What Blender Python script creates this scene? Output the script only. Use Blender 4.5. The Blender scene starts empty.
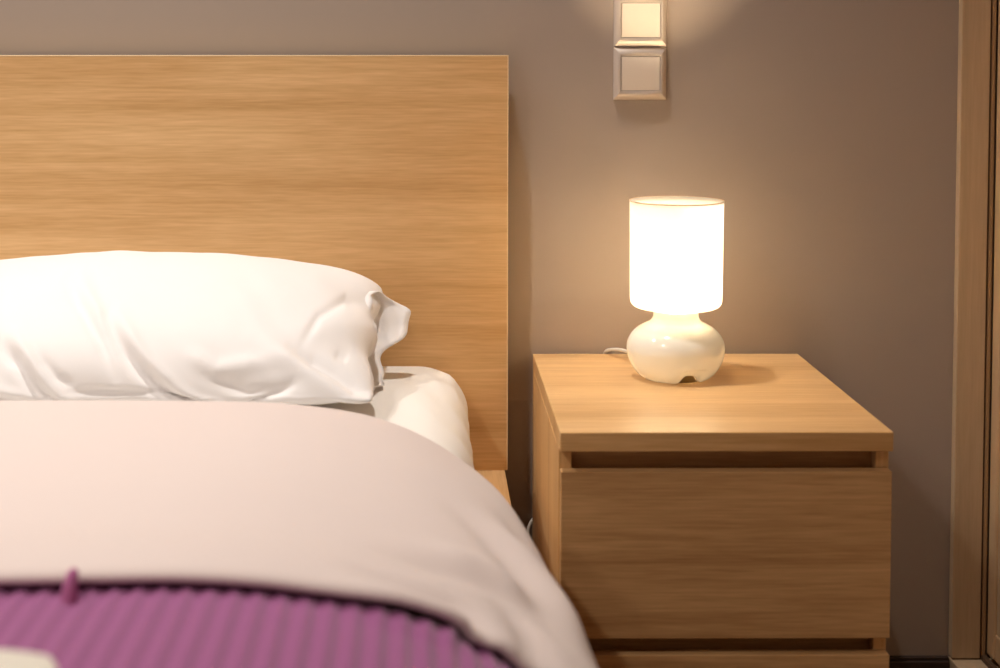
import bpy, bmesh, math, random
from mathutils import Vector, Matrix, noise

S = bpy.context.scene
COL = S.collection
random.seed(4)

# ------------------------------------------------------------------ helpers
def link(name, bm, mat, parent=None, smooth=False, loc=(0, 0, 0)):
    me = bpy.data.meshes.new(name)
    bmesh.ops.recalc_face_normals(bm, faces=bm.faces)
    bm.to_mesh(me); bm.free()
    me.materials.append(mat)
    if smooth:
        for p in me.polygons: p.use_smooth = True
    o = bpy.data.objects.new(name, me); COL.objects.link(o)
    o.location = loc
    if parent: o.parent = parent
    return o

def tag(o, label, cat, group=None):
    o['label'] = label; o['category'] = cat
    if group: o['group'] = group
    return o

def thing(name, label, cat, loc=(0, 0, 0), group=None):
    o = bpy.data.objects.new(name, None); COL.objects.link(o)
    o.location = loc; o.empty_display_size = .05
    return tag(o, label, cat, group)

def structure(o):
    o['kind'] = 'structure'; return o

def add_box(bm, x0, x1, y0, y1, z0, z1, bev=0.0, seg=2):
    ps = [(x, y, z) for x in (x0, x1) for y in (y0, y1) for z in (z0, z1)]
    v = [bm.verts.new(p) for p in ps]
    fs = [(0, 1, 3, 2), (4, 6, 7, 5), (0, 4, 5, 1), (2, 3, 7, 6), (0, 2, 6, 4), (1, 5, 7, 3)]
    f = [bm.faces.new([v[i] for i in q]) for q in fs]
    if bev:
        es = list({e for q in f for e in q.edges})
        bmesh.ops.bevel(bm, geom=es, offset=bev, segments=seg, affect='EDGES', profile=.5)
    return bm

def box(*a, **k):
    return add_box(bmesh.new(), *a, **k)

def grid(nu, nv, fn, close_u=False):
    bm = bmesh.new()
    V = [[bm.verts.new(fn(i, j)) for j in range(nv)] for i in range(nu)]
    for i in range(nu if close_u else nu - 1):
        for j in range(nv - 1):
            a, b = V[i], V[(i + 1) % nu]
            bm.faces.new((a[j], b[j], b[j + 1], a[j + 1]))
    return bm, V

def lathe(prof, n=72):
    """prof: list of (r, z); first and last with r=0 are closed"""
    bm = bmesh.new(); rings = []
    for r, z in prof:
        if r < 1e-6:
            rings.append([bm.verts.new((0, 0, z))])
        else:
            rings.append([bm.verts.new((r * math.cos(2 * math.pi * k / n), r * math.sin(2 * math.pi * k / n), z)) for k in range(n)])
    for A, B in zip(rings, rings[1:]):
        for k in range(n):
            k2 = (k + 1) % n
            if len(A) == 1 and len(B) == 1: continue
            if len(A) == 1: bm.faces.new((A[0], B[k], B[k2]))
            elif len(B) == 1: bm.faces.new((A[k], A[k2], B[0]))
            else: bm.faces.new((A[k], A[k2], B[k2], B[k]))
    return bm

def catmull(P, n=10):
    P = [Vector(p) for p in P]; out = []
    Q = [P[0]] + P + [P[-1]]
    for i in range(1, len(Q) - 2):
        a, b, c, d = Q[i - 1:i + 3]
        for k in range(n):
            t = k / n
            out.append(.5 * (2 * b + (c - a) * t + (2 * a - 5 * b + 4 * c - d) * t * t + (3 * b - a - 3 * c + d) * t ** 3))
    out.append(P[-1]); return out

def tube(pts, r, seg=10):
    bm = bmesh.new(); rings = []
    up = Vector((.3, .2, 1)).normalized()
    for i, p in enumerate(pts):
        t = (pts[min(i + 1, len(pts) - 1)] - pts[max(i - 1, 0)]).normalized()
        a = t.cross(up)
        if a.length < 1e-4: a = t.cross(Vector((1, 0, 0)))
        a.normalize(); b = t.cross(a)
        rings.append([bm.verts.new(p + r * (math.cos(2 * math.pi * k / seg) * a + math.sin(2 * math.pi * k / seg) * b)) for k in range(seg)])
    for A, B in zip(rings, rings[1:]):
        for k in range(seg): bm.faces.new((A[k], A[(k + 1) % seg], B[(k + 1) % seg], B[k]))
    bm.faces.new(rings[0]); bm.faces.new(rings[-1][::-1])
    return bm

def interp(tab, x):
    if x <= tab[0][0]: return tab[0][1]
    for (a, u), (b, v) in zip(tab, tab[1:]):
        if x <= b:
            t = (x - a) / (b - a); return u + (v - u) * t
    return tab[-1][1]

def sstep(a, b, x):
    t = min(1, max(0, (x - a) / (b - a))); return t * t * (3 - 2 * t)

def crease(p, q, seg, w):
    """gaussian closeness of 2D point to a polyline, fading at its ends"""
    best = 0
    n = len(seg) - 1
    for i in range(n):
        ax, ay = seg[i]; bx, by = seg[i + 1]
        dx, dy = bx - ax, by - ay
        L = dx * dx + dy * dy
        t = min(1, max(0, ((p - ax) * dx + (q - ay) * dy) / L))
        d2 = (p - ax - t * dx) ** 2 + (q - ay - t * dy) ** 2
        s = (i + t) / n
        g = math.exp(-d2 / (w * w)) * min(1, .25 + 3 * min(s, 1 - s))
        best = max(best, g)
    return best

# ------------------------------------------------------------------ materials
def lin(r, g, b):
    f = lambda c: (c / 255 / 12.92) if c / 255 <= .04045 else ((c / 255 + .055) / 1.055) ** 2.4
    return (f(r), f(g), f(b), 1)

def mat(name, col, rough=.6, metal=0, spec=.5, sheen=0, bump=None, trans=None):
    m = bpy.data.materials.new(name); m.use_nodes = True
    nt = m.node_tree; b = nt.nodes['Principled BSDF']
    b.inputs['Base Color'].default_value = col
    b.inputs['Roughness'].default_value = rough
    b.inputs['Metallic'].default_value = metal
    b.inputs['Specular IOR Level'].default_value = spec
    if sheen:
        b.inputs['Sheen Weight'].default_value = sheen
    if bump:
        scale, strength, dist = bump
        tc = nt.nodes.new('ShaderNodeTexCoord')
        n = nt.nodes.new('ShaderNodeTexNoise'); n.inputs['Scale'].default_value = scale; n.inputs['Detail'].default_value = 4
        nt.links.new(tc.outputs['Object'], n.inputs['Vector'])
        bp = nt.nodes.new('ShaderNodeBump'); bp.inputs['Strength'].default_value = strength; bp.inputs['Distance'].default_value = dist
        nt.links.new(n.outputs['Fac'], bp.inputs['Height']); nt.links.new(bp.outputs['Normal'], b.inputs['Normal'])
    return m

def wood(name, light, dark, axis='x', rough=.42, offset=(0, 0, 0)):
    """oak veneer: long figure along axis, cathedral bands and fine pores"""
    m = bpy.data.materials.new(name); m.use_nodes = True
    nt = m.node_tree; N = nt.nodes.new; L = nt.links.new; b = nt.nodes['Principled BSDF']
    tc = N('ShaderNodeTexCoord')
    def noise_at(long, cross, scale, detail, dist=0, rough_=.55):
        mp = N('ShaderNodeMapping')
        sc = {'x': (long, cross, cross), 'y': (cross, long, cross), 'z': (cross, cross, long)}[axis]
        mp.inputs['Scale'].default_value = sc; mp.inputs['Location'].default_value = offset
        L(tc.outputs['Object'], mp.inputs['Vector'])
        n = N('ShaderNodeTexNoise'); n.inputs['Scale'].default_value = scale; n.inputs['Detail'].default_value = detail
        n.inputs['Distortion'].default_value = dist; n.inputs['Roughness'].default_value = rough_
        L(mp.outputs['Vector'], n.inputs['Vector']); return n
    # ring figure: warp a coarse noise and take its contour lines
    big = noise_at(.55, 4.2, 1.0, 2, .35)
    mul = N('ShaderNodeMath'); mul.operation = 'MULTIPLY'; mul.inputs[1].default_value = 26
    L(big.outputs['Fac'], mul.inputs[0])
    fr = N('ShaderNodeMath'); fr.operation = 'SINE'; L(mul.outputs[0], fr.inputs[0])
    rings = N('ShaderNodeMapRange'); rings.inputs[1].default_value = -1; rings.inputs[2].default_value = 1
    L(fr.outputs[0], rings.inputs[0])
    streak = noise_at(2.2, 90, 1.0, 5, .15)
    pore = noise_at(16, 300, 1.0, 2, .1)
    wide = noise_at(.6, 7, 1.0, 3)
    def wsum(pairs):
        prev = None
        for s, w in pairs:
            a = N('ShaderNodeMath'); a.operation = 'MULTIPLY_ADD'; a.inputs[1].default_value = w
            L(s, a.inputs[0])
            if prev is None: a.inputs[2].default_value = 0
            else: L(prev, a.inputs[2])
            prev = a.outputs[0]
        return prev
    tot = wsum([(rings.outputs[0], .13), (streak.outputs['Fac'], .42), (pore.outputs['Fac'], .36), (wide.outputs['Fac'], .18)])
    cr = N('ShaderNodeValToRGB')
    cr.color_ramp.elements[0].position = .40; cr.color_ramp.elements[0].color = dark
    cr.color_ramp.elements[1].position = .72; cr.color_ramp.elements[1].color = light
    L(tot, cr.inputs['Fac']); L(cr.outputs['Color'], b.inputs['Base Color'])
    b.inputs['Roughness'].default_value = rough; b.inputs['Specular IOR Level'].default_value = .4
    bp = N('ShaderNodeBump'); bp.inputs['Strength'].default_value = .08; bp.inputs['Distance'].default_value = .0008
    L(pore.outputs['Fac'], bp.inputs['Height']); L(bp.outputs['Normal'], b.inputs['Normal'])
    return m

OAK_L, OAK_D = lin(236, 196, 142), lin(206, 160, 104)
M = {}
M['wall'] = mat('taupe_paint', lin(169, 154, 142), .75, bump=(60, .05, .002))
M['ceiling'] = mat('ceiling_paint', lin(225, 220, 212), .9, bump=(80, .05, .002))
M['plain_wall'] = mat('cream_paint', lin(205, 192, 176), .85, bump=(60, .05, .002))
M['floor'] = wood('floor_oak', lin(120, 85, 58), lin(84, 56, 36), 'y', .4)
M['dark_board'] = mat('dark_baseboard', lin(60, 46, 40), .45, bump=(40, .04, .001))
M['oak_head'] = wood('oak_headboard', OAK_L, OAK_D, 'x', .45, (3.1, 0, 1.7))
M['oak_edge_lit'] = wood('oak_edge_highlight', lin(252, 226, 184), lin(240, 208, 162), 'x', .45)  # paler than the board: the edge highlight is put into the colour
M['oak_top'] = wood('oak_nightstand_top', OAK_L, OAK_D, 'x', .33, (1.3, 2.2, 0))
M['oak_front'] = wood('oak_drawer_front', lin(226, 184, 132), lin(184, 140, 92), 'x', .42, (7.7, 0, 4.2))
M['oak_side'] = wood('oak_side_panel', OAK_L, OAK_D, 'z', .42, (0, 5, 0))
M['oak_rail'] = wood('oak_bed_rail', OAK_L, OAK_D, 'y', .42, (0, 2, 0))
M['sheet'] = mat('white_cotton', lin(243, 238, 232), .85, sheen=.15, spec=.2, bump=(420, .08, .001))
M['pillow'] = mat('white_pillowcase', lin(240, 236, 235), .85, sheen=.15, spec=.2, bump=(380, .08, .001))
M['duvet'] = mat('pale_lilac_cotton', lin(225, 210, 205), .85, sheen=.2, spec=.2, bump=(360, .08, .001))
M['purple'] = mat('purple_ribbed_cotton', lin(152, 82, 134), .8, sheen=.3, spec=.2, bump=(300, .15, .002))
M['towel'] = mat('cream_terry', lin(246, 240, 226), .95, sheen=.3, spec=.1, bump=(500, .6, .004))
M['satin'] = mat('satin_silver_plastic', lin(212, 198, 186), .38, metal=.25)
M['rocker'] = mat('ivory_plastic', lin(238, 224, 208), .45)
M['cord'] = mat('white_cord', lin(235, 228, 215), .5)
M['ward'] = wood('wardrobe_laminate', lin(208, 182, 150), lin(192, 165, 132), 'z', .4)
M['alu'] = mat('champagne_aluminium', lin(222, 190, 150), .4, metal=.25)
M['seal'] = mat('brown_seal', lin(92, 70, 50), .6)
M['strip'] = mat('tan_profile', lin(176, 142, 104), .5)
M['wool'] = mat('purple_thread', lin(176, 100, 146), .9)

def opal(name, col, emis, strength, tfrac, rough=.12):
    m = bpy.data.materials.new(name); m.use_nodes = True
    nt = m.node_tree; N = nt.nodes.new; L = nt.links.new
    b = nt.nodes['Principled BSDF']; out = nt.nodes['Material Output']
    b.inputs['Base Color'].default_value = col; b.inputs['Roughness'].default_value = rough
    b.inputs['Emission Color'].default_value = emis; b.inputs['Emission Strength'].default_value = strength
    t = N('ShaderNodeBsdfTranslucent'); t.inputs['Color'].default_value = col
    mx = N('ShaderNodeMixShader'); mx.inputs[0].default_value = tfrac
    L(b.outputs[0], mx.inputs[1]); L(t.outputs[0], mx.inputs[2]); L(mx.outputs[0], out.inputs['Surface'])
    return m
WARM = (1, .70, .40, 1)
M['shade'] = opal('opal_glass_shade', (.96, .94, .90, 1), (1, .8, .54, 1), 0, .90, .4)
M['rim'] = mat('ground_glass_rim', lin(232, 205, 168), .5)
M['notch_dark'] = mat('dark_notch_blocker', lin(110, 88, 52), .95)  # dark brown so the notch in the lamp base looks shaded inside
M['base'] = opal('opal_glass_base', (.90, .87, .79, 1), (1, .84, .58, 1), .10, .07)
bm_ = bpy.data.materials.new('bulb_glow'); bm_.use_nodes = True
bb = bm_.node_tree.nodes['Principled BSDF']; bb.inputs['Emission Color'].default_value = (1, .78, .50, 1); bb.inputs['Emission Strength'].default_value = 3000
M['bulb'] = bm_

# ------------------------------------------------------------------ the room
X0, X1, Y0, H = -2.7, 1.46, -4.3, 2.5
structure(link('floor', box(X0, X1, Y0, 0, -.1, 0), M['floor']))
structure(link('ceiling', box(X0, X1, Y0, 0, H, H + .1), M['ceiling']))
structure(link('wall_back', box(X0 - .1, X1 + .1, 0, .12, -.1, H + .1), M['wall']))
structure(link('wall_left', box(X0 - .1, X0, Y0, 0, -.1, H + .1), M['plain_wall']))
structure(link('wall_right', box(X1, X1 + .1, Y0, 0, -.1, H + .1), M['plain_wall']))
structure(link('wall_front', box(X0 - .1, X1 + .1, Y0 - .12, Y0, -.1, H + .1), M['plain_wall']))
b_ = box(X0, .796, -.012, 0, 0, .076, bev=.002)
add_box(b_, X0, .796, -.008, 0, .076, .081, bev=.001)
structure(link('baseboard_back', b_, M['dark_board']))

# ------------------------------------------------------------------ built-in sliding wardrobe on the right
wd = thing('sliding_wardrobe', 'light brown sliding wardrobe with tall jamb and door at the right edge', 'wardrobe', (.797, 0, 0))
link('jamb', box(0, .0435, -.016, 0, .082, 2.38, bev=.0015), M['ward'], wd)
link('jamb_seal', box(.0437, .0460, -.0125, 0, .082, 2.38), M['seal'], wd)
b_ = box(.0462, .0525, -.0145, 0, .082, 2.38, bev=.001)
link('jamb_strip', b_, M['strip'], wd)
b_ = box(0, .125, -1.9, 0, 0, .080, bev=.0015)
tr = link('plinth', b_, M['ward'], wd)
b_ = box(.045, .052, -1.9, -.018, .0795, .088)
add_box(b_, .070, .074, -1.9, -.018, .0795, .086)
add_box(b_, .098, .104, -1.9, -.018, .0795, .088)
link('floor_track', b_, M['seal'], tr)
link('head_track', box(0, .125, -1.9, 0, 2.38, 2.46, bev=.002), M['ward'], wd)
def door(x, y0, y1):
    d = link('door', box(x, x + .018, y0 + .028, y1 - .028, .13, 2.34, bev=.001), M['ward'], wd)
    for yy in (y0, y1 - .028):
        b = box(x - .004, x + .022, yy, yy + .028, .09, 2.37, bev=.003)
        link('stile', b, M['alu'], d)
    b = box(x - .002, x + .020, y0 + .028, y1 - .028, .09, .13, bev=.002)
    link('bottom_rail', b, M['alu'], d)
    b = box(x - .002, x + .020, y0 + .028, y1 - .028, 2.34, 2.37, bev=.002)
    link('top_rail', b, M['alu'], d)
door(.0572, -1.0, -.016)
door(.0905, -1.88, -.90)
link('carcass', box(.126, .66, -1.9, -.001, 0, 2.46, bev=.002), M['ward'], wd)

# ------------------------------------------------------------------ bed frame
BX0, BX1 = -1.52, .1188           # headboard left and right
bed = thing('bed_frame', 'oak veneer double bed frame with tall plain headboard against taupe wall', 'bed', ((BX0 + BX1) / 2, 0, 0))
bx = (BX0 + BX1) / 2
hw = (BX1 - BX0) / 2
hb = link('headboard', box(-hw + .0017, hw - .0017, -.050, -.014, .383, .9983), M['oak_head'], bed)
b_ = box(-hw, hw, -.0502, -.0138, .9984, 1.0, bev=.0004)
for sx in (-1, 1): add_box(b_, min(sx * hw, sx * (hw - .0016)), max(sx * hw, sx * (hw - .0016)), -.0502, -.0138, .383, .9983, bev=.0004)
link('lit_edge_band', b_, M['oak_edge_lit'], hb)['label'] = 'edge banding round the board, its highlight painted pale'
for s in (-1, 1):
    xa, xb = (s * hw - (.053 if s > 0 else -.004)), (s * hw + (.053 if s < 0 else -.004))
    link('side_rail', box(xa, xb, -2.09, -.014, .10, .3826, bev=.0015), M['oak_rail'], bed)
    for yy in (-.075, -2.07):
        link('leg', box(xa - (0 if s > 0 else -.0), xb, yy - .0, yy + .055, 0, .10, bev=.001), M['oak_rail'], bed)
link('foot_rail', box(-hw, hw, -2.125, -2.091, .10, .380, bev=.0015), M['oak_rail'], bed)
b_ = bmesh.new()
for k in range(16):
    yy = -.13 - k * .124
    add_box(b_, -hw + .036, hw - .036, yy - .035, yy + .035, .225, .243, bev=.002)
link('slatted_base', b_, M['oak_rail'], bed)

# ------------------------------------------------------------------ mattress with fitted sheet
MX0, MX1, MY0, MY1, MZ0, MZ1 = -1.455, .0545, -2.05, -.053, .244, .544
def mattress_bm():
    bm = box(MX0, MX1, MY0, MY1, MZ0, MZ1)
    bmesh.ops.subdivide_edges(bm, edges=list(bm.edges), cuts=1, use_grid_fill=True)
    bm2 = box(MX0, MX1, MY0, MY1, MZ0, MZ1, bev=.05, seg=8)
    bm.free()
    return bm2
mt = thing('mattress', 'thick mattress in a white fitted sheet beneath pillow and covers', 'mattress', (0, 0, 0))
link('mattress_body', box(MX0, MX1, MY0, MY1, MZ0, MZ1 - .001, bev=.065, seg=8), M['sheet'], mt, smooth=True)
# fitted sheet: fine grid over top and right flank, with slight wrinkles at the corner
SHW = [([(-.02, -.10), (.0, -.2), (.03, -.33)], .012, -.003), ([(.035, -.06), (.05, -.2)], .01, .003), ([(-.06, -.16), (-.02, -.3)], .02, .0025),
       ([(-.10, -.08), (-.03, -.30), (.02, -.42)], .012, .002)]
def sheet_fn():
    R_ = .068; top = MZ1; xr = MX1
    prof = []
    nx = 60
    for i in range(nx): prof.append((MX0 + .06 + (xr - R_ - MX0 - .06) * (i / (nx - 1)) ** .45, top, 0, 1))
    for k in range(1, 13):
        a = k / 12 * math.pi / 2
        prof.append((xr - R_ + R_ * math.sin(a), top - R_ + R_ * math.cos(a), math.sin(a), math.cos(a)))
    for k in range(1, 10): prof.append((xr + .001, top - R_ - k * .02, 1, 0))
    ys = []
    for k in range(9): a = k / 8 * math.pi / 2; ys.append((MY1 - .035 + .035 * math.cos(a), .035 * (1 - math.sin(a))))
    for k in range(1, 70): ys.append((MY1 - .035 - (k / 69) * 1.2, 0))
    def fn(i, j):
        x, z, nxx, nz = prof[i]; y, dn = ys[j]
        d = .0025 + .0015 * noise.noise((x * 9, y * 6, z * 9))
        q = x if nz > .5 else MX1 - R_ + (top - z)
        for seg, w, A in SHW: d += A * crease(x + (top - z) * .5, y, seg, w)
        d += .002 * math.sin(y * 55 + 2 * noise.noise((y * 4, z * 6, 1))) * sstep(.3, 1, nxx)
        return (x + nxx * (d - dn), y, z + nz * (d - dn))
    return grid(len(prof), len(ys), fn)[0]
link('fitted_sheet', sheet_fn(), M['sheet'], mt, smooth=True)

# ------------------------------------------------------------------ pillow
PX, PY, PZ = -.404, -.243, .617     # centre of the cushion
# creases in (x, z) of the front of the pillow: polyline, width, depth (negative = valley)
CR = []
def px2xz(x, y):                    # where a crease lies on the front of the pillow, measured along its face
    return (-.5749 + (x - 0) * .001345, .7229 - (y - 262) * .001325)
for pts, w, A in [
    ([(28, 323), (49, 340), (69, 364), (99, 396)], 7, -.0075), ([(40, 318), (66, 342), (88, 368), (112, 394)], 7, .006),
    ([(70, 280), (100, 300), (122, 322), (140, 352)], 6, -.004), ([(80, 276), (112, 300), (136, 326)], 6, .003),
    ([(122, 306), (159, 343), (192, 373), (214, 378)], 7, -.0085), ([(132, 302), (170, 339), (206, 368)], 7, .005),
    ([(0, 362), (36, 379), (60, 392)], 6, -.005), ([(0, 350), (30, 364), (70, 372)], 6, .003),
    ([(99, 365), (140, 366), (190, 367)], 4, -.0035), ([(0, 320), (18, 345), (30, 352)], 6, -.004),
    ([(60, 330), (85, 352), (105, 362)], 6, -.004),
    ([(185, 367), (210, 384), (235, 398)], 6, -.006), ([(195, 362), (225, 380), (250, 392)], 6, .004),
    ([(250, 396), (270, 378), (302, 359)], 5, -.0045), ([(200, 330), (232, 346), (290, 340)], 9, .004),
    ([(225, 352), (262, 366), (310, 358)], 7, -.003),
    ([(262, 322), (310, 345), (345, 368), (376, 386)], 10, .006), ([(300, 332), (340, 352), (374, 376)], 7, -.006),
    ([(310, 326), (322, 310), (345, 303), (368, 312)], 5, -.0028), ([(340, 336), (354, 342)], 5, -.0018),
    ([(318, 380), (345, 386), (372, 394)], 7, -.004), ([(140, 392), (180, 388), (226, 394)], 6, .003)]:
    CR.append(([px2xz(*p) for p in pts], w * .00112, A))

def pillow_bm():
    NU, NV = 260, 150
    a, b, Hh = .347, .205, .090
    tilt = math.radians(15)
    ct, st = math.cos(tilt), math.sin(tilt)
    def pt(u, v, side):
        # u,v in -1..1 ; squarish outline with slightly pinched middle of the edges
        cu, cv = abs(u), abs(v)
        x = a * u * (1 - .05 * (1 - v * v) * cu ** 3) * (1 - .05 * cv ** 4)
        y = b * v * (1 - .07 * (1 - u * u) * cv ** 3) * (1 - .22 * cu ** 5 * (1 if v > 0 else .3))
        hu = max(0, 1 - cu ** 2.4) ** .5
        hv = max(0, 1 - cv ** 2.4) ** .5
        h = Hh * hu * hv         # a little fuller at the left
        z = side * h
        # slump: the bottom half is flatter
        if side < 0: z *= .9
        # tilt: back edge higher than the front
        Y = PY + y * ct + z * (-st) * .6
        Z = PZ + y * st + z * ct
        X = PX + x
        return Vector((X, Y, Z))
    bm = bmesh.new()
    us = [math.sin(-math.pi / 2 + math.pi * i / (NU - 1)) * .4 + (-1 + 2 * i / (NU - 1)) * .6 for i in range(NU)]
    vs = [math.sin(-math.pi / 2 + math.pi * j / (NV - 1)) * .6 + (-1 + 2 * j / (NV - 1)) * .4 for j in range(NV)]
    T = [[None] * NV for _ in us]; B = [[None] * NV for _ in us]
    for i, u in enumerate(us):
        for j, v in enumerate(vs):
            T[i][j] = bm.verts.new(pt(u, v, 1))
            edge = i in (0, NU - 1) or j in (0, NV - 1)
            B[i][j] = T[i][j] if edge else bm.verts.new(pt(u, v, -1))
    for i in range(NU - 1):
        for j in range(NV - 1):
            bm.faces.new((T[i][j], T[i + 1][j], T[i + 1][j + 1], T[i][j + 1]))
            bm.faces.new((B[i][j], B[i][j + 1], B[i + 1][j + 1], B[i + 1][j]))
    bmesh.ops.recalc_face_normals(bm, faces=bm.faces)
    bm.normal_update()
    moves = []
    for v in bm.verts:
        n = v.normal.copy(); p = v.co
        d = .0035 * noise.noise((p.x * 7, p.y * 7, p.z * 9)) + .0012 * noise.noise((p.x * 24 + p.z * 18, p.y * 20, p.z * 22))
        if n.y < .75:
            k = sstep(.75, .2, n.y)
            low = sstep(.70, .62, p.z)
            d += k * (.3 + .7 * low) * .0022 * noise.noise(((p.x - p.z) * 6, (p.x + p.z) * 30, p.y * 5))
            for seg, w, A in CR:
                if abs(p.x - seg[0][0]) < .35:
                    d += 1.5 * k * A * crease(p.x, p.z, seg, w)
        # gathers radiating from the right end
        e = sstep(PX + .20, PX + .335, p.x)
        d += .005 * e * math.sin(34 * (p.y * .8 + p.z) + 3 * noise.noise((p.x * 8, p.y * 6, p.z * 6)))
        moves.append(n * d)
    for v, m in zip(bm.verts, moves):
        v.co += m
        zb = MZ1 + .0085
        if v.co.z < zb + .03:                   # rest on the mattress
            t = (v.co.z - (zb - .09)) / .12
            v.co.z = zb + .03 * max(0, t) ** 2 if t > 0 else zb
        yb = -.054                              # and against the headboard
        if v.co.y > yb: v.co.y = yb
    return bm
pl = thing('pillow', 'plump white pillow leaning against the oak headboard', 'pillow', (PX, PY, MZ1 + .003))
bmp = pillow_bm()
for v in bmp.verts: v.co -= Vector((PX, PY, MZ1 + .003))
link('pillow_body', bmp, M['pillow'], pl, smooth=True)
# open hem of the pillowcase: a loose, gathered sleeve beyond the filling
def flap_bm():
    # the closed lip of the case runs from low front to high back, seen from the side
    n = 96; m = 16
    def fn(i, j):
        t = i / n * 2 * math.pi
        c, s = math.cos(t), math.sin(t)
        k = j / (m - 1)
        g = .62 + .38 * min(1, k * 1.4)
        wav = k * k * (.0045 * math.sin(3 * t + .6) + .002 * math.sin(8 * t + 1))
        back = sstep(.25, -.6, s); up = sstep(-.3, .85, c)
        along = .084 * c * g; th = (.030 * s) * g + wav
        ext = .228 + k * (.100 + .052 * back * (.25 + .75 * up) + .004 * math.sin(5 * t + .4) + .003 * math.sin(9 * t))
        X = PX + ext
        Y = PY + .035 + along * .72 - th * .62
        Z = .609 + along * .66 + th * .70 - .004 * k
        if Z < MZ1 + .010: Z = MZ1 + .010
        if Y > -.056: Y = -.056
        return (X - PX, Y - PY, Z - MZ1 - .003)
    bm, V = grid(n, m, fn, close_u=True)
    return bm
fl = link('pillowcase_hem', flap_bm(), M['pillow'], pl, smooth=True)
md = fl.modifiers.new('thick', 'SOLIDIFY'); md.thickness = .0022; md.offset = 0

# ------------------------------------------------------------------ duvet and blanket share the lie of the bed
def zt(y):   return interp([(-2.2, .632), (-1.25, .632), (-1.0, .633), (-.8, .625), (-.6, .6105), (-.45, .604)], y)
def xm(y):   return interp([(-2.2, .180), (-1.25, .180), (-1.06, .160), (-.9, .146), (-.75, .130), (-.54, .107), (-.4, .095)], y)
XS = -.21
XC = -.70
def section(y, s, off=0.0):
    """point on the right half of the bedding cross-section; s = 0 mid bed .. 1 shoulder start .. 2 flank .. 3 hem"""
    top = zt(y); xe = xm(y); bdrop = .21
    if s <= 1:
        x = XC + (XS - XC) * s; z = top; n = (0, 1)
    elif s <= 2:
        a = (s - 1) * math.pi / 2
        x = XS + (xe - XS) * math.sin(a) ** .96; z = top - bdrop * (1 - math.cos(a) ** .9); n = (math.sin(a), math.cos(a))
    else:
        k = s - 2
        x = xe + .012 * k; z = top - bdrop - .15 * k * sstep(-.56, -.80, y); n = (1, 0.05)
    return x + n[0] * off, z + n[1] * off, n

HEM_Y = -1.221; FAR_Y = -.562
FOLDS = [([(-.05, -1.185), (-.005, -1.195), (.020, -1.193), (.036, -1.205), (.047, -1.228)], .011, -.0065),
         ([(-.06, -1.210), (-.01, -1.216), (.02, -1.222), (.035, -1.232)], .014, .004),
         ([(-.03, -1.12), (.02, -1.105), (.06, -1.09), (.09, -1.10)], .020, -.0045),
         ([(.00, -1.06), (.05, -1.045), (.10, -1.06)], .022, .004),
         ([(.03, -.90), (.075, -.97), (.095, -1.05), (.10, -1.13)], .020, -.005),
         ([(.06, -.86), (.11, -.96), (.13, -1.06)], .020, .005),
         ([(.08, -.78), (.115, -.86), (.14, -.98), (.15, -1.1)], .016, -.005),
         ([(.06, -1.12), (.075, -1.18), (.085, -1.26)], .014, -.005)]
def lie(x, y, z, s):
    d = .005 * noise.noise((x * 3.2, y * 3.2, z * 4)) + .0035 * noise.noise((x * 9, y * 7, z * 9)) * sstep(.9, 1.8, s)
    for seg, w, A in FOLDS: d += 1.5 * A * crease(x, y, seg, w)
    return d

def duvet_bm():
    ss = [i / 24 for i in range(24)] + [1 + i / 44 for i in range(44)] + [2 + i / 14 for i in range(15)]
    prof = []
    T = .055
    for k in range(11):                          # rounded far edge
        a = math.pi * (.92 - .42 * k / 10)
        prof.append((FAR_Y + .0 - .028 * (1 - math.sin(a)) + .0 - (.0), -(T / 2) * (1 - math.sin(a)) * 1.0 - 0, k))
    prof = []
    for k in range(9):
        a = k / 8 * math.pi / 2                  # from edge underside up to the top
        prof.append((FAR_Y - .030 * (1 - math.cos(a)) if False else FAR_Y - .035 * (1 - math.cos(math.pi / 2 - a)) , -.045 * (1 - math.sin(a))))
    prof = [(FAR_Y - .035 * (1 - math.cos(a)), -.040 * (1 - math.sin(a))) for a in [k / 10 * math.pi / 2 for k in range(11)]]
    n = 90
    for k in range(1, n): prof.append((FAR_Y - .035 + (HEM_Y + .016 - FAR_Y + .035) * k / n, 0))
    for k in range(9):
        a = k / 8 * math.pi * .9
        prof.append((HEM_Y + .012 - .012 * math.sin(a), -.0072 * (1 - math.cos(a))))
    def fn(i, j):
        y, dz = prof[j]; s = ss[i]
        x, z, nn = section(y, s, 0)
        d = dz * (1 - .8 * sstep(.95, 1.3, s) * sstep(-.9, -.7, y)) * .8 + lie(x, y, z, s)
        # soft swags down the flank
        d += .006 * sstep(1.5, 2.4, s) * (1.2 + math.sin(y * 17 + 1.2 * noise.noise((y * 3, z * 3, 0))))
        d += .006 * math.exp(-((y - HEM_Y - .05) / .045) ** 2) * sstep(3, 1, s)
        return (x + nn[0] * d, y, z + nn[1] * d)
    def mir(i, j):
        x, y, z = fn(i, j); return (2 * XC - x, y, z)
    nS, nP = len(ss), len(prof)
    bm, V = grid(2 * nS - 1, nP, lambda i, j: fn(i - nS + 1, j) if i >= nS - 1 else mir(nS - 1 - i, j))
    return bm
dv = tag(link('duvet', duvet_bm(), M['duvet'], smooth=True), 'pale pinkish white duvet turned back over the purple ribbed blanket', 'duvet')
md = dv.modifiers.new('thick', 'SOLIDIFY'); md.thickness = .004; md.offset = -1

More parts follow.
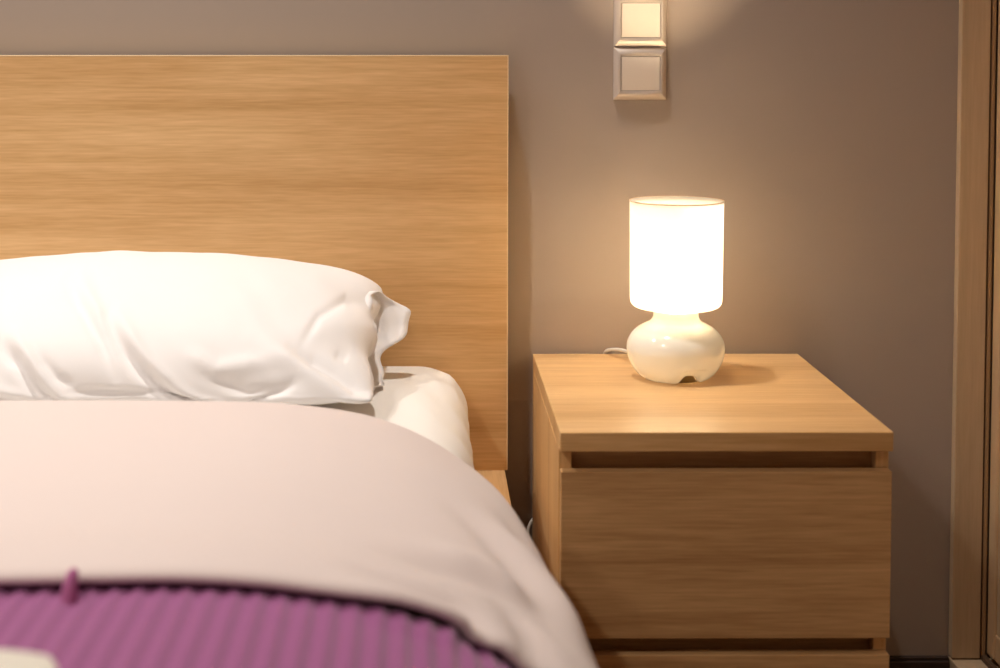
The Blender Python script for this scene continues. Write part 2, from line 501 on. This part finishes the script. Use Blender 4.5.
RIB = .0170
def blanket_bm():
    # arc-length-even columns so that the ribs keep their width round the shoulder
    y0 = -1.19; y1 = -2.155
    ys = [y0 + (y1 - y0) * (k / 59) for k in range(60)]
    fine = [section(-1.4, k / 4000 * 3, -.02)[:2] for k in range(4001)]
    acc = [0]
    for p, q in zip(fine, fine[1:]): acc.append(acc[-1] + math.dist(p, q))
    tot = acc[-1]; n = int(tot / RIB * 8)
    ss = []; idx = 0
    for k in range(n + 1):
        L_ = tot * k / n
        while idx < 3999 and acc[idx + 1] < L_: idx += 1
        ss.append((idx * 3 / 4000, L_))
    def fn(i, j, y=None):
        s, L_ = ss[i]; y = ys[j]
        r = .0014 * math.cos(2 * math.pi * L_ / RIB)
        x, z, nn = section(y, s, 0)
        o = -.0130 + r + lie(x, y, z, s); x += nn[0] * o; z += nn[1] * o
        f = sstep(-2.06, -2.16, y) if False else 0
        return (x, y, z)
    def mir(i, j):
        x, y, z = fn(i, j); return (2 * XC - x, y, z)
    nS = len(ss)
    return grid(2 * nS - 1, len(ys), lambda i, j: fn(i - nS + 1, j) if i >= nS - 1 else mir(nS - 1 - i, j))[0]
bk = thing('blanket', 'purple ribbed blanket lying over the near end of the bed', 'blanket', (XC, -1.65, .60))
bmb = blanket_bm()
for v in bmb.verts: v.co -= Vector((XC, -1.65, .60))
bo = link('blanket_body', bmb, M['purple'], bk, smooth=True)
md = bo.modifiers.new('thick', 'SOLIDIFY'); md.thickness = .006; md.offset = -1
# a pinched tuft of the blanket that pokes out over the turned-back hem
pts = catmull([(-.2535, -1.238, .616), (-.2535, -1.236, .625), (-.2525, -1.231, .634), (-.251, -1.228, .6358)], 6)
tb = tube(pts, .0068, 10)
for q, v in enumerate(tb.verts):             # taper to a blunt point
    c = pts[q // 10]; k = 1 - .55 * (q // 10) / (len(pts) - 1); v.co = c + (v.co - c) * k
for v in tb.verts: v.co -= Vector((XC, -1.65, .60))
link('tuft', tb, M['wool'], bk, smooth=True)['label'] = 'small pinched tuft on the edge'

# under-layer: second duvet half beneath the blanket so that it is carried (a thin underblanket)
# ------------------------------------------------------------------ folded towel at the near left
tw = thing('folded_towel', 'cream folded towel lying on the purple blanket', 'towel', (-.364, -1.578, .6265))
def towel_layer(z0, hh, w, d, seed):
    bm = box(-w, w, -d, d, z0, z0 + hh, bev=hh * .48, seg=6)
    bmesh.ops.subdivide_edges(bm, edges=[e for e in bm.edges if e.calc_length() > .1], cuts=24, use_grid_fill=True)
    for v in bm.verts:
        qx, qy = v.co.x / w, v.co.y / d
        v.co.x *= 1 - .10 * abs(qy) ** 5; v.co.y *= 1 - .10 * abs(qx) ** 5
        v.co += Vector((.002, .002, .0015)) * noise.noise((v.co.x * 12 + seed, v.co.y * 12, v.co.z * 30))
    return bm
for k, (w, d) in enumerate([(.170, .155), (.168, .153), (.166, .150)]):
    link('fold', towel_layer(k * .0118, .0118, w, d, k * 5), M['towel'], tw, smooth=True)

# ------------------------------------------------------------------ nightstand
NX, NYF, NYB = .1583, -.49, -.012
ns = thing('nightstand', 'oak veneer nightstand with two drawers between bed and wardrobe', 'nightstand', (NX + .2, (NYF + NYB) / 2, 0))
dy = (NYF + NYB) / 2; hd = (NYB - NYF) / 2
link('top', box(-.2, .2, -hd, hd, (.5264), .55, bev=.0012), M['oak_top'], ns)
for s in (-1, 1):
    x0 = -.2 if s < 0 else .2 - .0155
    link('side_panel', box(x0, x0 + .0155, -hd + .019, hd, 0, .5262, bev=.0006), M['oak_side'], ns)
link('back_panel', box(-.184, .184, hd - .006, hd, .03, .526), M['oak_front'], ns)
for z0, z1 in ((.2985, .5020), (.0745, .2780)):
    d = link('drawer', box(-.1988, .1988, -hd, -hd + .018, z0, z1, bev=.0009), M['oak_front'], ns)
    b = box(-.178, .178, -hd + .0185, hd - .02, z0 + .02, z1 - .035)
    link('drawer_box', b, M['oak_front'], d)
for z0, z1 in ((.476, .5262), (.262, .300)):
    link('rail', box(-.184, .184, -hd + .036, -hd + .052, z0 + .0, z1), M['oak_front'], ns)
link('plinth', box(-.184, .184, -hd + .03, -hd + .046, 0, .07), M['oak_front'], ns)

# ------------------------------------------------------------------ lamp
LX, LY, LZ = .3463, -.180, .5502
lp = thing('table_lamp', 'lit white opal glass table lamp on the oak nightstand', 'lamp', (LX, LY, LZ))
basep = [(r * 1.0, z) for r, z in [(.044, .0), (.050, .004), (.058, .0125), (.0645, .024), (.0675, .036), (.0680, .044), (.066, .053), (.0605, .0625), (.053, .0695), (.044, .0745), (.0365, .0785), (.0325, .0835), (.0313, .0885), (.0313, .0945)]]
def smoothp(P, n=4):
    q = catmull([(r, 0, z) for r, z in P], n); return [(v.x, v.z) for v in q]
outer = smoothp(basep)
inner = [(r - .0035, max(z, .0)) for r, z in outer][::-1]
bml = lathe(outer + inner + [outer[0]], 96)
bmesh.ops.remove_doubles(bml, verts=bml.verts, dist=1e-5)
for v in bml.verts:
    ang = math.atan2(v.co.y, v.co.x)
    for a0, wd_, hh in ((math.radians(-90 + 17), .30, .011), (math.radians(135), .25, .010), (math.radians(-90 + 137), .3, .010)):
        d = (ang - a0 + math.pi) % (2 * math.pi) - math.pi
        k = math.exp(-(d / wd_) ** 4)
        if v.co.z < .02: v.co.z = max(v.co.z, hh * k * (1 - v.co.z / .03) + v.co.z * 1)
link('lamp_base', bml, M['base'], lp, smooth=True)
shp = [(.0316, .0948), (.0322, .0964), (.040, .0975), (.052, .0985), (.059, .1005), (.0632, .1045), (.0645, .110), (.0648, .125), (.0652, .17), (.0656, .215), (.0660, .247)]
outer = smoothp(shp)
inner = [(r - .0032, z if k < len(outer) - 1 else z) for k, (r, z) in enumerate(outer)][::-1]
inner = [(r, z + (.003 if .095 < z < .11 and r > .031 else 0)) for r, z in inner]
outer = [(r * .985, z) for r, z in outer]; inner = [(r * .985, z) for r, z in inner]
bml = lathe(outer + [(outer[-1][0] - .0016, .2482)] + inner + [outer[0]], 96)
bmesh.ops.remove_doubles(bml, verts=bml.verts, dist=1e-5)
sh = link('lamp_shade', bml, M['shade'], lp, smooth=True)
link('rim', lathe([(.0645 , .2483), (.0655, .2486), (.0656, .2474), (.0652, .2470)], 96), M['rim'], sh, smooth=True)
link('notch_blocker', lathe([(0, .0004), (.039, .0004), (.0395, .002), (.0395, .0095), (.038, .011), (0, .011)], 64), M['notch_dark'], lp, smooth=False)  # added disc inside the base, keeps the bulb's glow out of the notch
blb = lathe([(0, .131), (.006, .1298), (.0115, .1255), (.014, .1175), (.013, .109), (.010, .100), (.009, .094), (0, .094)], 32)
link('bulb', blb, M['bulb'], lp, smooth=True)
link('bulb_socket', lathe([(0, .0935), (.0105, .0935), (.0105, .045), (.014, .040), (.014, .0112), (0, .0112)], 24), M['cord'], lp, smooth=True)
cp = [(.320, -.131, .5548), (.309, -.108, .560), (.297, -.078, .5645), (.284, -.050, .5635), (.273, -.022, .558), (.2685, -.0075, .552),
      (.267, -.0062, .545), (.266, -.0062, .52), (.262, -.0062, .45), (.235, -.0062, .36), (.19, -.0062, .315), (.163, -.0062, .298), (.1525, -.010, .283), (.1515, -.014, .268), (.155, -.010, .25), (.17, -.0062, .235), (.20, -.0062, .20)]
tb = tube(catmull(cp, 8), .0026, 8)
for v in tb.verts: v.co -= Vector((LX, LY, LZ))
link('cord', tb, M['cord'], lp, smooth=True)

# ------------------------------------------------------------------ the two switches
def switch(zc, label):
    w = .0395
    t = thing('light_switch', label, 'light switch', (.3185, 0, zc), 'light switches above the nightstand')
    # frame: square ring whose four sides bulge up from the rim to the window
    n = 9
    bm = bmesh.new()
    rings = []
    hw_, hz_ = .0292, .0260
    prof = [(0, .0), (0, .0030), (.05, .0040), (.2, .0056), (.4, .0076), (.6, .0093), (.75, .0102), (.88, .0105), (.97, .0102), (1, .0096), (1, .0050)]
    for k, d in prof:
        rx = w * (1 - k) + hw_ * k; rz = w * (1 - k) + hz_ * k
        ring = []
        pts = [(-1, -1), (1, -1), (1, 1), (-1, 1)]
        for q in range(4):
            (ax, az), (bx_, bz) = pts[q], pts[(q + 1) % 4]
            for m_ in range(16):
                f = m_ / 16
                ring.append(bm.verts.new(((ax + (bx_ - ax) * f) * rx, -d - .0024 * math.sin(math.pi * f) * math.sin(math.pi * min(1, k * 1.2)) * (1 if q % 2 == 0 else .5), (az + (bz - az) * f) * rz)))
        rings.append(ring)
    for A, B in zip(rings, rings[1:]):
        for q in range(64): bm.faces.new((A[q], A[(q + 1) % 64], B[(q + 1) % 64], B[q]))
    link('frame', bm, M['satin'], t)
    # rocker plate, gently dished
    def rf(i, j):
        u = -1 + 2 * i / 14; v = -1 + 2 * j / 14
        return (u * (hw_ - .0008), -.0108 + .0008 * v * v - .0004 * v, v * (hz_ - .0008))
    bm, V = grid(15, 15, rf)
    edge = [e for e in bm.edges if e.is_boundary]
    r = bmesh.ops.extrude_edge_only(bm, edges=edge)
    for v in r['geom']:
        if isinstance(v, bmesh.types.BMVert): v.co.y = -.004
    link('rocker', bm, M['rocker'], t)
    return t
switch(.9725, 'lower square silver framed light switch, whole in view, on the taupe wall')
switch(1.0520, 'upper square silver framed light switch, cut by the top of the photo')

# ------------------------------------------------------------------ lights
def spot(name, loc, target, energy, col, angle, blend, r=.04):
    l = bpy.data.lights.new(name, 'SPOT'); l.energy = energy; l.color = col; l.spot_size = math.radians(angle); l.spot_blend = blend; l.shadow_soft_size = r
    o = bpy.data.objects.new(name, l); COL.objects.link(o); o.location = loc
    o.rotation_euler = (Vector(target) - Vector(loc)).to_track_quat('-Z', 'Y').to_euler(); return o
def point(name, loc, energy, col, r=.03):
    l = bpy.data.lights.new(name, 'POINT'); l.energy = energy; l.color = col; l.shadow_soft_size = r
    o = bpy.data.objects.new(name, l); COL.objects.link(o); o.location = loc; return o
def area(name, loc, target, energy, col, sx, sy):
    l = bpy.data.lights.new(name, 'AREA'); l.energy = energy; l.color = col; l.shape = 'RECTANGLE'; l.size = sx; l.size_y = sy
    o = bpy.data.objects.new(name, l); COL.objects.link(o); o.location = loc
    o.rotation_euler = (Vector(target) - Vector(loc)).to_track_quat('-Z', 'Y').to_euler(); return o

DOWN = (1, .955, .895)
spot('downlight_by_headboard', (-.13, -.36, 2.46), (-.14, -.36, 0), 72, DOWN, 95, 1, .03)
spot('downlight_by_headboard', (-1.31, -.36, 2.46), (-1.31, -.36, 0), 80, DOWN, 130, 1, .03)
spot('downlight_over_bed', (-1.15, -1.75, 2.46), (-.7, -1.25, 0), 80, (1, .92, .83), 95, 1, .06)

area('added_fill_area', (-1.7, -2.7, 2.47), (-1.7, -2.7, 0), 13, (1, .92, .83), .4, .4)  # added soft fill light, no known fixture at this spot
w = bpy.data.worlds.new('room_ambient'); S.world = w; w.use_nodes = True
w.node_tree.nodes['Background'].inputs[0].default_value = (.8, .85, 1, 1)
w.node_tree.nodes['Background'].inputs[1].default_value = .05

# ------------------------------------------------------------------ camera
F, PITCH, YAW, CX, CY = 1535.7266, .0485, .0059, 436.8191, 125.3824
cam = bpy.data.cameras.new('camera'); co = bpy.data.objects.new('camera', cam); COL.objects.link(co)
co.location = (0, -2.3071, 1.0063)
co.rotation_euler = (math.pi / 2 - PITCH, 0, -YAW)
cam.sensor_fit = 'HORIZONTAL'; cam.sensor_width = 36
cam.lens = F / 1000 * 36
cam.shift_x = (500 - CX) / 1000; cam.shift_y = -(334 - CY) / 1000
cam.clip_start = .02
cam.dof.use_dof = True; cam.dof.focus_distance = 2.2
cam.dof.aperture_fstop = (F / 1000 * 36 / 1000) / .0135
S.camera = co

S.view_settings.view_transform = 'Standard'; S.view_settings.look = 'None'
S.view_settings.gamma = 1; S.view_settings.use_curve_mapping = False
S.view_settings.exposure = 0
